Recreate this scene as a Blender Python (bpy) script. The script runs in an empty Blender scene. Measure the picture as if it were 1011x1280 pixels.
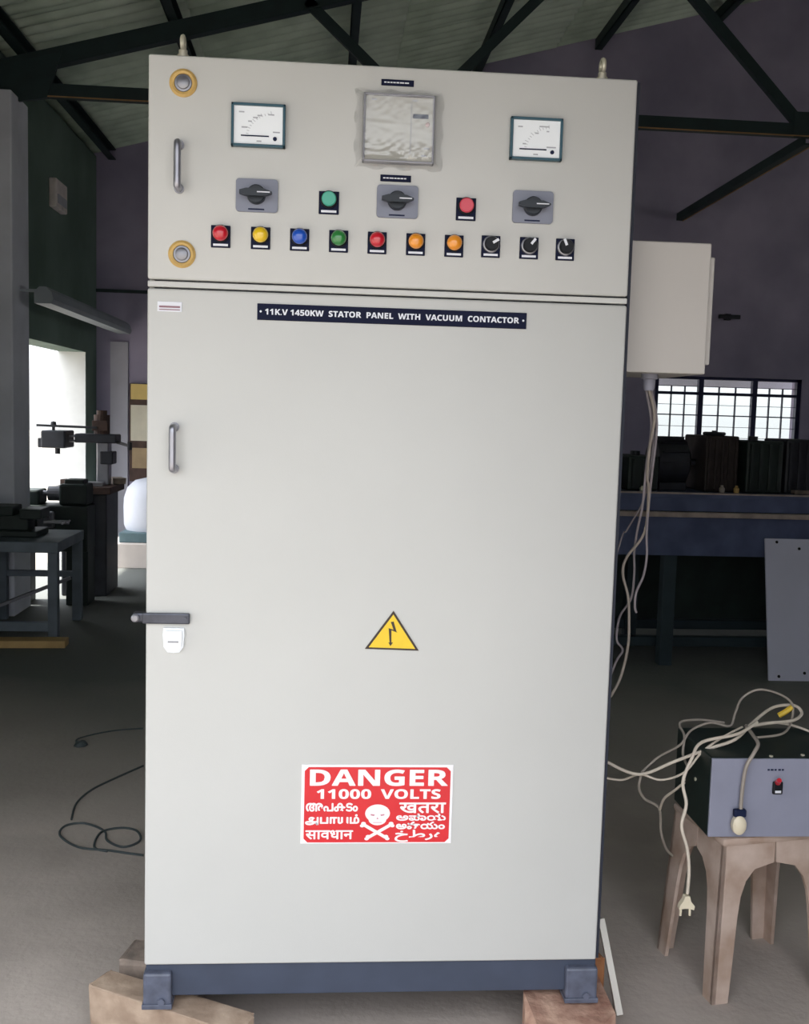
import bpy, bmesh, math, random
from mathutils import Vector, Matrix
random.seed(7)
SC = bpy.context.scene
COL = SC.collection
PI = math.pi

# ---------------------------------------------------------------- camera
CAM = Vector((-0.1363, -2.2905, 1.4865))
YAW, PITCH, ROLL = math.radians(-4.4), math.radians(-5.436), math.radians(1.626)
FPX = 1300.0
fw = Vector((-math.sin(YAW)*math.cos(PITCH), math.cos(YAW)*math.cos(PITCH), math.sin(PITCH)))
rt = Vector((math.cos(YAW), math.sin(YAW), 0)); up = rt.cross(fw)
RT = rt*math.cos(ROLL)+up*math.sin(ROLL); UP = up*math.cos(ROLL)-rt*math.sin(ROLL)
cd = bpy.data.cameras.new('camera'); cam = bpy.data.objects.new('camera', cd); COL.objects.link(cam)
cd.sensor_fit = 'VERTICAL'; cd.sensor_height = 36.0; cd.lens = FPX*36/1280; cd.clip_start = 0.05
cam.matrix_world = Matrix((( RT.x, UP.x, -fw.x, CAM.x), (RT.y, UP.y, -fw.y, CAM.y), (RT.z, UP.z, -fw.z, CAM.z), (0,0,0,1)))
SC.camera = cam

# ---------------------------------------------------------------- world, sun, exposure
W = bpy.data.worlds.new('overcast_sky'); SC.world = W; W.use_nodes = True
wn = W.node_tree; bg = wn.nodes['Background']; bg.inputs[1].default_value = 7.0
wt = wn.nodes.new('ShaderNodeTexCoord'); wsx = wn.nodes.new('ShaderNodeSeparateXYZ'); wr = wn.nodes.new('ShaderNodeValToRGB')
wn.links.new(wt.outputs['Generated'], wsx.inputs[0]); wn.links.new(wsx.outputs['Z'], wr.inputs[0]); wn.links.new(wr.outputs[0], bg.inputs[0])
wr.color_ramp.elements[0].position = 0.0; wr.color_ramp.elements[0].color = (.175, .18, .183, 1)      # overcast: zenith three times the horizon
wr.color_ramp.elements[1].position = 1.0; wr.color_ramp.elements[1].color = (1.02, 1.08, 1.16, 1)
sd = bpy.data.lights.new('sun', 'SUN'); sun = bpy.data.objects.new('sun', sd); COL.objects.link(sun)
sd.energy = 11.0; sd.angle = math.radians(2); sd.color = (1.0, 0.97, 0.92)
sun.rotation_euler = Vector((0.34, 0.0, -0.94)).to_track_quat('-Z', 'Y').to_euler()
SC.view_settings.view_transform = 'Standard'; SC.view_settings.look = 'None'
SC.view_settings.gamma = 1.0; SC.view_settings.use_curve_mapping = False
SC.view_settings.exposure = 0.0

# ---------------------------------------------------------------- helpers
def at(px, py, Y):
    """world point at depth y = Y seen at photo pixel (px, py)"""
    d = RT*((px-505.5)/FPX) + UP*(-(py-640)/FPX) + fw
    return CAM + d*((Y-CAM.y)/d.y)
def atz(px, py, Z=0.0):
    d = RT*((px-505.5)/FPX) + UP*(-(py-640)/FPX) + fw
    return CAM + d*((Z-CAM.z)/d.z)

def lin(c):
    return tuple(((v/255)/12.92 if v/255 <= .04045 else ((v/255+.055)/1.055)**2.4) for v in c)
MATS = {}
def mat(name, rgb, rough=.6, metal=0.0, var=.12, scale=8.0, bump=0.0, bscale=60.0, rgb2=None, spec=.5, coat=0.0):
    """principled material; var / rgb2 give a noise mix of colour, bump a fine noise relief (rgb is 0..255 sRGB)"""
    if name in MATS: return MATS[name]
    m = bpy.data.materials.new(name); m.use_nodes = True
    nt = m.node_tree; b = nt.nodes['Principled BSDF']
    c = lin(rgb); c2 = lin(rgb2) if rgb2 else tuple(v*(1-var) for v in c)
    tc = nt.nodes.new('ShaderNodeTexCoord')
    n = nt.nodes.new('ShaderNodeTexNoise'); n.inputs['Scale'].default_value = scale; n.inputs['Detail'].default_value = 6
    nt.links.new(tc.outputs['Object'], n.inputs['Vector'])
    r = nt.nodes.new('ShaderNodeValToRGB')
    r.color_ramp.elements[0].position = .35; r.color_ramp.elements[1].position = .65
    r.color_ramp.elements[0].color = (*c2, 1); r.color_ramp.elements[1].color = (*c, 1)
    nt.links.new(n.outputs['Fac'], r.inputs['Fac']); nt.links.new(r.outputs['Color'], b.inputs['Base Color'])
    b.inputs['Roughness'].default_value = rough; b.inputs['Metallic'].default_value = metal
    b.inputs['Specular IOR Level'].default_value = spec; b.inputs['Coat Weight'].default_value = coat
    if bump:
        n2 = nt.nodes.new('ShaderNodeTexNoise'); n2.inputs['Scale'].default_value = bscale; n2.inputs['Detail'].default_value = 4
        nt.links.new(tc.outputs['Object'], n2.inputs['Vector'])
        bp = nt.nodes.new('ShaderNodeBump'); bp.inputs['Strength'].default_value = bump; bp.inputs['Distance'].default_value = .01
        nt.links.new(n2.outputs['Fac'], bp.inputs['Height']); nt.links.new(bp.outputs['Normal'], b.inputs['Normal'])
    MATS[name] = m; return m
def glass(name, tint, gloss=.12, rough=.03, weight=None):
    if name in MATS: return MATS[name]
    m = bpy.data.materials.new(name); m.use_nodes = True; nt = m.node_tree; nt.nodes.clear()
    o = nt.nodes.new('ShaderNodeOutputMaterial'); t = nt.nodes.new('ShaderNodeBsdfTransparent'); t.inputs[0].default_value = (*tint, 1)
    g = nt.nodes.new('ShaderNodeBsdfGlossy'); g.inputs['Roughness'].default_value = rough
    mx = nt.nodes.new('ShaderNodeMixShader'); mx.inputs[0].default_value = gloss
    nt.links.new(t.outputs[0], mx.inputs[1]); nt.links.new(g.outputs[0], mx.inputs[2]); nt.links.new(mx.outputs[0], o.inputs[0])
    MATS[name] = m; return m

class MB:
    """collects shapes in world coordinates into one mesh"""
    def __init__(s): s.bm = bmesh.new()
    def box(s, x0, x1, y0, y1, z0, z1, bev=0.0, rz=0.0, piv=None, seg=2):
        r = bmesh.ops.create_cube(s.bm, size=1.0); vs = r['verts']
        for v in vs: v.co = Vector(((x0+x1)/2+v.co.x*(x1-x0), (y0+y1)/2+v.co.y*(y1-y0), (z0+z1)/2+v.co.z*(z1-z0)))
        if bev:
            es = list({e for v in vs for e in v.link_edges})
            g = bmesh.ops.bevel(s.bm, geom=es, offset=bev, segments=seg, affect='EDGES', profile=.5)
            vs = list({v for f in g['faces'] for v in f.verts} | {v for v in vs if v.is_valid})
        if rz:
            p = Vector(piv) if piv else Vector(((x0+x1)/2, (y0+y1)/2, 0))
            bmesh.ops.rotate(s.bm, verts=vs, cent=p, matrix=Matrix.Rotation(rz, 3, 'Z'))
        return s
    def cyl(s, c, axis, r, h, seg=20, r2=None):
        """cylinder (or cone) starting at c and running h along axis"""
        a = Vector(axis).normalized(); q = a.to_track_quat('Z', 'Y').to_matrix()
        g = bmesh.ops.create_cone(s.bm, cap_ends=True, segments=seg, radius1=r, radius2=r if r2 is None else r2, depth=h)
        for v in g['verts']: v.co = Vector(c) + q @ (v.co + Vector((0, 0, h/2)))
        return s
    def lathe(s, c, axis, prof, seg=24):
        """prof: list of (radius, height along axis)"""
        a = Vector(axis).normalized(); q = a.to_track_quat('Z', 'Y').to_matrix(); rings = []
        for r, h in prof:
            if r < 1e-6: rings.append([s.bm.verts.new(Vector(c)+q @ Vector((0, 0, h)))])
            else: rings.append([s.bm.verts.new(Vector(c)+q @ Vector((r*math.cos(2*PI*k/seg), r*math.sin(2*PI*k/seg), h))) for k in range(seg)])
        for A, B in zip(rings, rings[1:]):
            for k in range(seg):
                k2 = (k+1) % seg
                f = [A[k % len(A)], A[k2 % len(A)], B[k2 % len(B)], B[k % len(B)]]
                u = []
                for v in f:
                    if v not in u: u.append(v)
                if len(u) > 2: s.bm.faces.new(u)
        for R_ in (rings[0], rings[-1]):
            if len(R_) > 2: s.bm.faces.new(R_)
        return s
    def tube(s, pts, r, seg=8, smooth=6, taper=None):
        P = [Vector(p) for p in pts]
        if smooth > 1 and len(P) > 2:
            Q = []
            for i in range(len(P)-1):
                p0, p1, p2, p3 = P[max(i-1, 0)], P[i], P[i+1], P[min(i+2, len(P)-1)]
                for k in range(smooth):
                    t = k/smooth
                    Q.append(.5*((2*p1)+(p2-p0)*t+(2*p0-5*p1+4*p2-p3)*t*t+(3*p1-p0-3*p2+p3)*t**3))
            Q.append(P[-1]); P = Q
        prev = None; rings = []; nx = Vector((1, 0, 0))
        for i, p in enumerate(P):
            t = (P[min(i+1, len(P)-1)]-P[max(i-1, 0)]).normalized()
            nx = nx - t*nx.dot(t)
            if nx.length < 1e-3: nx = t.orthogonal()
            nx.normalize(); ny = t.cross(nx)
            rr = r if taper is None else r*(1+(taper-1)*i/(len(P)-1))
            rings.append([s.bm.verts.new(p+nx*rr*math.cos(2*PI*k/seg)+ny*rr*math.sin(2*PI*k/seg)) for k in range(seg)])
        for A, B in zip(rings, rings[1:]):
            for k in range(seg): s.bm.faces.new((A[k], A[(k+1) % seg], B[(k+1) % seg], B[k]))
        s.bm.faces.new(rings[0][::-1]); s.bm.faces.new(rings[-1]); return s
    def prism(s, pts, off):
        """extrude polygon pts (3-D, planar) by vector off"""
        o = Vector(off); A = [s.bm.verts.new(Vector(p)) for p in pts]; B = [s.bm.verts.new(Vector(p)+o) for p in pts]
        s.bm.faces.new(A[::-1]); s.bm.faces.new(B); n = len(A)
        for k in range(n): s.bm.faces.new((A[k], A[(k+1) % n], B[(k+1) % n], B[k]))
        return s
    def bar(s, a, b, w, h, upv=(0, 0, 1)):
        a, b = Vector(a), Vector(b); t = (b-a).normalized(); sd_ = t.cross(Vector(upv)).normalized(); u = sd_.cross(t)
        pts = [a+sd_*w/2*i+u*h/2*j for i, j in ((-1, -1), (1, -1), (1, 1), (-1, 1))]
        return s.prism(pts, b-a)
    def face(s, pts): s.bm.faces.new([s.bm.verts.new(Vector(p)) for p in pts]); return s
    def jitter(s, a):
        for v in s.bm.verts: v.co += Vector((random.uniform(-a, a), random.uniform(-a, a), random.uniform(-a, a)))
        return s
WP = {}      # world position of every object (no object is rotated, so children only need an offset)
def link(o, parent, loc):
    COL.objects.link(o); loc = Vector(loc); WP[o.name] = loc
    if parent: o.parent = parent; o.location = loc - WP[parent.name]
    else: o.location = loc
    return o
def build(name, mb, m, parent=None, loc=None, smooth=False, **props):
    """link the collected shapes as one mesh object with its origin at the base centre"""
    bm = mb.bm
    bmesh.ops.recalc_face_normals(bm, faces=bm.faces)
    if loc is None:
        xs = [v.co.x for v in bm.verts]; ys = [v.co.y for v in bm.verts]; zs = [v.co.z for v in bm.verts]
        loc = ((min(xs)+max(xs))/2, (min(ys)+max(ys))/2, min(zs))
    loc = Vector(loc)
    for v in bm.verts: v.co -= loc
    me = bpy.data.meshes.new(name); bm.to_mesh(me); bm.free()
    me.materials.append(m)
    if smooth:
        for p in me.polygons: p.use_smooth = True
        try: me.set_sharp_from_angle(angle=math.radians(40))
        except Exception: pass
    o = bpy.data.objects.new(name, me); link(o, parent, loc)
    for k, v in props.items(): o[k] = v
    return o
def empty(name, loc, label=None, cat=None, group=None, kind=None, parent=None):
    o = bpy.data.objects.new(name, None); o.empty_display_size = .05; link(o, parent, loc); tag(o, label, cat, group, kind); return o
def tag(o, label=None, cat=None, group=None, kind=None):
    for k, v in (('label', label), ('category', cat), ('group', group), ('kind', kind)):
        if v: o[k] = v
    return o
def copy_part(src, parent, loc):
    """copy of one object sharing its mesh, at world position loc"""
    o = src.copy(); COL.objects.link(o); WP[o.name] = Vector(loc); o.parent = parent
    o.location = Vector(loc)-(WP[parent.name] if parent else Vector()); return o
BOLD = lambda t: ''.join(chr(0x1D5D4+ord(c)-65) if 'A' <= c <= 'Z' else chr(0x1D7EC+ord(c)-48) if '0' <= c <= '9' else c for c in t)   # sans-serif bold capitals and digits
def text_on(name, s, x0, x1, z0, z1, y, m, parent, bold=.0, shear=0.0, depth=.0004):
    """flat lettering on a plane facing the camera side (-y), fitted to the rectangle"""
    c = bpy.data.curves.new(name, 'FONT'); c.body = s; c.shear = shear; c.resolution_u = 3
    t = bpy.data.objects.new(name, c); COL.objects.link(t)
    dg = bpy.context.evaluated_depsgraph_get(); me = bpy.data.meshes.new_from_object(t.evaluated_get(dg))
    bpy.data.objects.remove(t)
    xs = [v.co.x for v in me.vertices] or [0, 1]; ys = [v.co.y for v in me.vertices] or [0, 1]
    ax, bx, ay, by = min(xs), max(xs), min(ys), max(ys)
    cx, cz = (x0+x1)/2, (z0+z1)/2
    for v in me.vertices:
        v.co = Vector((x0+(v.co.x-ax)/(bx-ax)*(x1-x0)-cx, 0, z0+(v.co.y-ay)/(by-ay)*(z1-z0)-cz))
    if bold:                                                               # heavier strokes: shifted copies of the same outlines
        bm = bmesh.new(); h = bold*(z1-z0)
        for k, (dx, dz) in enumerate(((0, 0), (h, 0), (-h, 0), (0, h), (0, -h), (h*.7, h*.7), (-h*.7, h*.7), (h*.7, -h*.7), (-h*.7, -h*.7))):
            n0 = len(bm.verts); bm.from_mesh(me); bm.verts.ensure_lookup_table()
            for v in bm.verts[n0:]: v.co += Vector((dx, -.00001*k, dz))
        bm.to_mesh(me); bm.free()
    me.materials.clear(); me.materials.append(m); me.name = name
    o = bpy.data.objects.new(name, me); return link(o, parent, (cx, y, cz))

# ---------------------------------------------------------------- materials
M_paint = mat('pebble_grey_paint', (196, 196, 193), .42, var=.03, scale=3, bump=.03, bscale=350)
M_paint2 = mat('junction_box_paint', (192, 187, 182), .45, var=.03, scale=4)
M_gasket = mat('dark_gasket', (30, 34, 48), .7)
M_plinth = mat('slate_grey_paint', (62, 70, 88), .5, var=.15, scale=15)
M_foot = mat('foot_steel', (92, 97, 114), .4, var=.35, scale=30)
M_chrome = mat('dull_chrome', (168, 168, 176), .38, .9, var=.1)
M_steel = mat('grey_steel', (150, 150, 156), .4, .8, var=.15)
M_pale_metal = mat('pale_zinc', (226, 220, 200), .45, .4, var=.2, scale=40)
M_yellow_pass = mat('yellow_passivated', (206, 170, 100), .5, .1, var=.25, scale=40)
M_teal = mat('meter_bezel_teal', (28, 76, 92), .35)
M_white = mat('dial_white', (238, 242, 246), .3, var=.02)
M_white2 = mat('label_white', (226, 228, 236), .5, var=.03)
M_mark = mat('pale_print', (176, 178, 186), .6)
M_ink = mat('dark_blue_ink', (24, 34, 64), .6, spec=.2)
M_navy = mat('navy_plate', (16, 22, 50), .6, var=.1, spec=.15)
M_black = mat('black_plastic', (22, 24, 30), .5, spec=.25)
M_greyplate = mat('switch_plate_grey', (128, 132, 148), .45, var=.06)
M_knob = mat('switch_knob', (40, 46, 54), .4, var=.2, spec=.35)
M_red = mat('red_plastic', (200, 24, 44), .3, var=.05, coat=1.0)
M_red2 = mat('dull_red_plastic', (206, 66, 84), .35, var=.05)
M_yellow = mat('yellow_plastic', (236, 196, 24), .3, var=.05, coat=1.0)
M_blue = mat('blue_plastic', (28, 84, 190), .3, var=.05, coat=1.0)
M_green = mat('green_plastic', (44, 130, 60), .3, var=.05, coat=1.0)
M_amber = mat('amber_plastic', (238, 150, 34), .3, var=.05, coat=1.0)
M_jade = mat('jade_plastic', (70, 168, 144), .35, var=.05)
M_relay = mat('relay_face', (186, 184, 174), .4, var=.06, scale=30)
M_relayframe = mat('relay_frame', (150, 150, 158), .35, var=.1)
M_film = glass('clear_plastic_film', (.95, .95, .95), .14, .22)
M_glass = glass('window_glass', (.93, .95, .95), .08)
M_sign_y = mat('sign_yellow', (238, 200, 40), .35, var=.08, scale=30)
M_sign_k = mat('sign_dark', (54, 38, 30), .4)
M_sign_r = mat('sign_red', (214, 40, 48), .3, var=.06, scale=20)
M_sign_w = mat('sign_white', (240, 238, 240), .35, var=.03)
M_wood = mat('raw_timber', (182, 160, 140), .8, rgb2=(146, 124, 106), scale=14, bump=.3, bscale=40)
M_wood2 = mat('greyed_timber', (150, 134, 122), .85, rgb2=(112, 100, 92), scale=18, bump=.4, bscale=30)
M_brick = mat('chipped_stone', (206, 170, 148), .85, rgb2=(150, 108, 92), scale=16, bump=.5, bscale=40)
M_orange = mat('orange_brown_wood', (168, 112, 72), .8, var=.3, scale=20)
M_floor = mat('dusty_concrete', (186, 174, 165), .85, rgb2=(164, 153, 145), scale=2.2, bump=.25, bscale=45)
M_wall_far = mat('mauve_limewash', (170, 162, 186), .85, rgb2=(142, 136, 160), scale=1.2, bump=.15, bscale=20)
M_wall_left = mat('dull_green_plaster', (104, 124, 114), .85, rgb2=(82, 102, 92), scale=1.3, bump=.15, bscale=20)
M_reveal = mat('whitewashed_reveal', (226, 226, 224), .8, var=.06)
M_pillar = mat('pillar_plaster', (220, 222, 232), .8, var=.2, scale=2)
M_sheet = mat('asbestos_sheet', (208, 222, 206), .85, rgb2=(182, 198, 182), scale=3)
M_truss = mat('truss_steel', (30, 50, 52), .6, var=.25, scale=8)
M_rust = mat('rusted_edge', (176, 136, 88), .7, var=.3, scale=10)
M_outside = mat('yard_soil', (132, 125, 115), .9, var=.1, scale=.8)
M_leaf = mat('yard_leaves', (96, 132, 60), .7, var=.3, scale=10)
M_winframe = mat('window_frame_blue', (34, 38, 78), .5)
M_benchblue = mat('bench_blue_steel', (92, 102, 134), .6, rgb2=(74, 84, 114), scale=5)
M_benchedge = mat('bench_worn_edge', (186, 170, 160), .6, var=.35, scale=12)
M_darkgreen = mat('dark_green_machine', (34, 48, 44), .55, var=.4, scale=8)
M_darkgrey = mat('dark_machine_grey', (44, 46, 54), .5, var=.4, scale=10)
M_rustbrown = mat('rust_brown_iron', (84, 62, 54), .7, var=.4, scale=14)
M_darkrust = mat('dark_rusty_iron', (58, 48, 46), .7, var=.4, scale=14)
M_tablesteel = mat('table_blue_grey', (112, 122, 132), .6, var=.3, scale=6)
M_dteal = mat('dark_teal_steel', (44, 60, 66), .6, var=.2)
M_plank = mat('yellow_plank', (192, 158, 104), .75, var=.25, scale=8)
M_sheetpanel = mat('lilac_white_panel', (216, 216, 234), .5, var=.05, scale=4)
M_stool = mat('dusty_beige_plastic', (198, 178, 166), .6, rgb2=(162, 138, 122), scale=9)
M_boxfront = mat('blue_grey_enamel', (142, 144, 162), .5, var=.08, scale=12)
M_boxdark = mat('bottle_green_enamel', (26, 42, 38), .45, var=.25, scale=14)
M_cord = mat('white_flex', (214, 202, 186), .5, var=.12, scale=30)
M_cord2 = mat('grey_flex', (160, 150, 140), .5, var=.15, scale=30)
M_cord3 = mat('mauve_flex', (146, 138, 142), .55, var=.15, scale=30)
M_plug = mat('cream_plug', (228, 216, 190), .4, var=.06)
M_yellowtape = mat('yellow_sleeve', (226, 190, 60), .5)
M_wire = mat('black_wire', (62, 70, 72), .6)
M_tube = mat('white_rod', (222, 216, 206), .4, var=.05)
M_sack = mat('pale_blue_cover', (206, 208, 218), .7, var=.08, scale=4, bump=.3, bscale=8)
M_sunpatch = mat('sunlit_floor_pink', (216, 204, 196), .8, var=.08)
M_tray = mat('teal_tray', (96, 120, 126), .6, var=.2)
M_tan = mat('tan_board', (176, 152, 118), .7, var=.2)
M_hood = mat('hood_grey', (150, 158, 164), .6, var=.12, scale=4)
M_paper = mat('grey_pink_box', (228, 218, 214), .6, var=.2, scale=9)

# ---------------------------------------------------------------- setting
XL, YB, YF, XR = -2.4, 8.2, -1.9, 12.8            # left wall, far wall, front wall, right wall
RZ = lambda x: 3.92+.27*(x+2.4)                    # underside line of the roof (left slope)
XRIDGE = 5.2
FLOOR_Y0 = -(YF+YB+.3)/2                              # object-space y of world y = 0 on the floor
def roofz(x): return RZ(x) if x <= XRIDGE else RZ(XRIDGE)-.27*(x-XRIDGE)

nt = M_floor.node_tree; bs = nt.nodes['Principled BSDF']; src = bs.inputs['Base Color'].links[0].from_socket     # light falloff put into the colour: paler at the entrance, darker further in
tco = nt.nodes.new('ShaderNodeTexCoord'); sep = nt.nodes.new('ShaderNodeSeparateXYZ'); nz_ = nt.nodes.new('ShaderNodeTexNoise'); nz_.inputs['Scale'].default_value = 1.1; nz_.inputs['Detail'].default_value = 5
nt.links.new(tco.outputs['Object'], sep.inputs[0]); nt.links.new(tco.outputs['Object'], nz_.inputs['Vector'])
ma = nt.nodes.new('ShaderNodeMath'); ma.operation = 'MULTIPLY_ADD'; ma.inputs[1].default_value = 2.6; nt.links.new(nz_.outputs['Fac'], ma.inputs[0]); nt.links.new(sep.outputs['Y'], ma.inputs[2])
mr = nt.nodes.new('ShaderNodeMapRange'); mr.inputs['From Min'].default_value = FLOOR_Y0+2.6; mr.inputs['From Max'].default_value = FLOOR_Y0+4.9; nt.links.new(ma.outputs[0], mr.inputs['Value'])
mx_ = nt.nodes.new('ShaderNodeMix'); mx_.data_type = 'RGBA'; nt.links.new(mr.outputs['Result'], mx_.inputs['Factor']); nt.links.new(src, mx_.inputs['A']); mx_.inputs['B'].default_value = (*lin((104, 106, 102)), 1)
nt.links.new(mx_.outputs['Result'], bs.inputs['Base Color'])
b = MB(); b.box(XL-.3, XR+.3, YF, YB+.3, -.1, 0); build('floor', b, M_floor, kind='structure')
b = MB(); b.box(-60, 60, -60, 60, -.3, -.12); build('ground', b, M_outside, kind='structure', label='bright yard outside the doorway')

b = MB()                                            # far gable wall around the window
wx0, wx1, wz0, wz1 = 3.205, 4.76, 1.08, 1.945
b.box(XL-.25, wx0, YB, YB+.25, 0, 3.9); b.box(wx1, XR+.25, YB, YB+.25, 0, 3.9)
b.box(wx0, wx1, YB, YB+.25, 0, wz0); b.box(wx0, wx1, YB, YB+.25, wz1, 3.9)
b.prism([(XL-.25, YB, 3.9), (XR+.25, YB, 3.9), (XRIDGE, YB, RZ(XRIDGE))], (0, .25, 0))
build('wall_back', b, M_wall_far, kind='structure')
b = MB()                                            # left wall around the doorway
dy0, dy1, dz = 5.42, 7.76, 1.97
b.box(XL-.25, XL, -.2, dy0, 0, 3.86); b.box(XL-.25, XL, YF, -1.7, 0, 3.86); b.box(XL-.25, XL, -1.7, -.2, 2.1, 3.86); b.box(XL-.25, XL, dy1, YB, 0, 3.86); b.box(XL-.25, XL, dy0, dy1, dz, 3.86)  # unseen side opening near the entrance, added to light the cabinet's lower left
build('wall_left', b, M_wall_left, kind='structure')
b = MB(); b.box(XL-.252, XL-.002, dy1-.02, dy1+.004, 0, dz); b.box(XL-.252, XL-.002, dy0-.004, dy0+.02, 0, dz)
build('trim_1', b, M_reveal, kind='structure', label='whitewashed doorway reveal')
b = MB(); b.box(XR, XR+.25, YF, .5, 0, 3.86); b.box(XR, XR+.25, 7.5, YB, 0, 3.86); b.box(XR, XR+.25, .5, 7.5, 0, .9); b.box(XR, XR+.25, .5, 7.5, 3.2, 3.86); build('wall_right', b, M_wall_far, kind='structure')  # long opening out of view, added to light the far wall and roof
b = MB(); ox0, ox1, oz = -2.3, 1.2, 2.72              # front wall with the wide entrance the photographer stands in front of; its unseen lintel and right jamb are set to shape the light
b.box(XL-.25, ox0, YF-.25, YF, 0, 3.9); b.box(ox1, XR+.25, YF-.25, YF, 0, 3.9); b.box(ox0, ox1, YF-.25, YF, oz, 3.9)
b.prism([(XL-.25, YF, 3.9), (XR+.25, YF, 3.9), (XRIDGE, YF, RZ(XRIDGE))], (0, -.25, 0))
build('wall_front', b, M_wall_far, kind='structure')
b = MB(); b.box(XL, -2.27, 5.02, 5.42, 0, 3.55, .01); build('pillar', b, M_pillar, kind='structure')

# roof: corrugated sheets one by one on the ceiling
ceil = empty('ceiling', (XRIDGE, 1, 5.9), kind='structure')
def sheet_mesh(name, sgn):
    bm = bmesh.new(); L, n, wv = 1.72, 7, .15; pts = []
    for side in (0, .007):
        for i in range(n*10+1):
            y = i*wv/10; z = .030-.066*abs(math.sin(PI*i/10))**.75
            pts.append((y, z+side))
    N = n*10+1; V = []
    for xx in (-L/2, L/2):
        V.append([bm.verts.new((xx, y-n*wv/2, z+sgn*.27*xx)) for y, z in pts])
    A, B = V
    for i in range(N-1):
        bm.faces.new((A[i], A[i+1], B[i+1], B[i])); bm.faces.new((A[N+i], B[N+i], B[N+i+1], A[N+i+1]))
        for S in (A, B): bm.faces.new((S[i], S[i+1], S[N+i+1], S[N+i]))
    for i in (0, N-1): bm.faces.new((A[i], B[i], B[N+i], A[N+i]))
    bmesh.ops.recalc_face_normals(bm, faces=bm.faces)
    me = bpy.data.meshes.new(name); bm.to_mesh(me); bm.free(); me.materials.append(M_sheet)
    for p in me.polygons: p.use_smooth = True
    return me
for sgn in (1, -1):
    me = sheet_mesh('roof_sheet', sgn)
    for r in range(5):
        xc = XRIDGE - sgn*(.82+1.6*r)
        for k in range(12):
            yc = YF-.1+1.0*k+.35
            o = bpy.data.objects.new('roof_sheet', me)
            link(o, ceil, (xc, yc, roofz(xc)+.035+.012*(k % 2)-.006*r))
# purlins along the depth (parts of the roof)
for x in (-2.25, -1.24, .02, 1.25, 2.46, 3.65, 4.9):
    b = MB(); z = RZ(x)-.075
    b.box(x-.035, x+.035, YF, YB, z-.05, z-.042); b.box(x-.035, x-.026, YF, YB, z-.05, z+.05); b.box(x-.035, x+.035, YF, YB, z+.042, z+.05)
    build('purlin', b, M_truss, ceil)
# trusses: one object each, members are parts
def truss(y, label):
    t = empty('roof_truss', ((XRIDGE, y, 3.6)), label, 'truss', 'steel roof trusses')
    def member(nm, a, c, w=.07, h=.07):
        b = MB(); b.bar((a[0], y, a[1]), (c[0], y, c[1]), .012, h); b.bar((a[0], y+.03, a[1]-h/2+.006), (c[0], y+.03, c[1]-h/2+.006), w, .012)
        return build(nm, b, M_truss, t)
    top = lambda x: 3.73+.27*(x+2.4) if x <= XRIDGE else 3.73+.27*(XRIDGE+2.4)-.27*(x-XRIDGE)
    member('rafter', (XL, top(XL)), (XRIDGE, top(XRIDGE)), .08, .12)
    member('rafter', (XRIDGE, top(XRIDGE)), (XR, top(XR)), .08, .12)
    tie = member('tie_beam', (XL, 3.61), (XR, 3.575), .08, .085)
    b = MB(); b.bar((XL, y-.012, 3.565), (XR, y-.012, 3.528), .012, .007); build('flange', b, M_rust, tie)
    for a, c in (((-.33, top(-.33)), (.44, 3.6)), ((.49, 3.6), (1.72, top(1.72))), ((1.96, top(1.96)), (3.26, 3.6)), ((3.32, 3.6), (4.9, top(4.9))),
                 ((5.5, top(5.5)), (7.1, 3.6)), ((7.1, 3.6), (8.6, top(8.6)))):
        member('web_brace', a, c)
    for x in (.465, 3.29):
        b = MB(); b.box(x-.12, x+.12, y-.012, y-.002, 3.54, 3.72); build('gusset_plate', b, M_truss, t)
    b = MB(); b.prism([(XL, y-.02, 3.5), (XL+.32, y-.02, 3.55), (XL+.42, y-.02, 3.86), (XL, y-.02, 3.75)], (0, .03, 0)); build('gusset_plate', b, M_truss, t)
    return t
truss(5.2, 'dark steel roof truss crossing above the cabinet, braces in a zigzag')
b = MB(); y0 = 5.2
b.bar((3.29, y0, 3.50), (3.37, YB, 3.50), .06, .012); b.bar((3.26, y0, 3.53), (3.34, YB, 3.53), .01, .07)
rn = build('runner_beam', b, M_truss); tag(rn, 'dark steel runner beam from the truss to the mauve gable wall', 'beam')
b = MB(); b.bar((3.32, y0, 3.494), (3.40, YB, 3.494), .01, .007); build('flange', b, M_rust, rn)

# window in the far wall
win = empty('window_1', ((wx0+wx1)/2, YB, wz0), kind='structure')
yw = YB+.06
b = MB()
b.box(wx0, wx0+.045, yw-.03, yw+.03, wz0, wz1); b.box(wx1-.045, wx1, yw-.03, yw+.03, wz0, wz1)
b.box(wx0, wx1, yw-.03, yw+.03, wz1-.03, wz1); b.box(wx0, wx1, yw-.03, yw+.03, wz0, wz0+.04)
build('window_frame', b, M_winframe, win)
MX = (3.70, 4.27)
for x in MX:
    b = MB(); b.box(x-.026, x+.026, yw-.028, yw+.028, wz0, wz1); build('mullion', b, M_winframe, win)
rows = [wz0+.04, 1.208, 1.322, 1.434, 1.550, 1.656, 1.772, 1.845, wz1-.03]
for i, z in enumerate(rows[1:-1]):
    h = {5: .030, 3: .012}.get(i, .005)
    b = MB(); b.box(wx0, wx1, yw-.02, yw+.01, z-h/2, z+h/2); build('glazing_bar', b, M_winframe, win)
cols = []
edges = [wx0+.045, MX[0]-.022, MX[0]+.022, MX[1]-.022, MX[1]+.022, wx1-.045]
for c in range(3):
    a, d = edges[2*c], edges[2*c+1]
    for k in range(3): cols.append((a+(d-a)*k/3, a+(d-a)*(k+1)/3))
    for k in (1, 2):
        x = a+(d-a)*k/3
        b = MB(); b.box(x-.005, x+.005, yw-.018, yw+.01, wz0, 1.845); build('glazing_bar', b, M_winframe, win)
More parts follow.
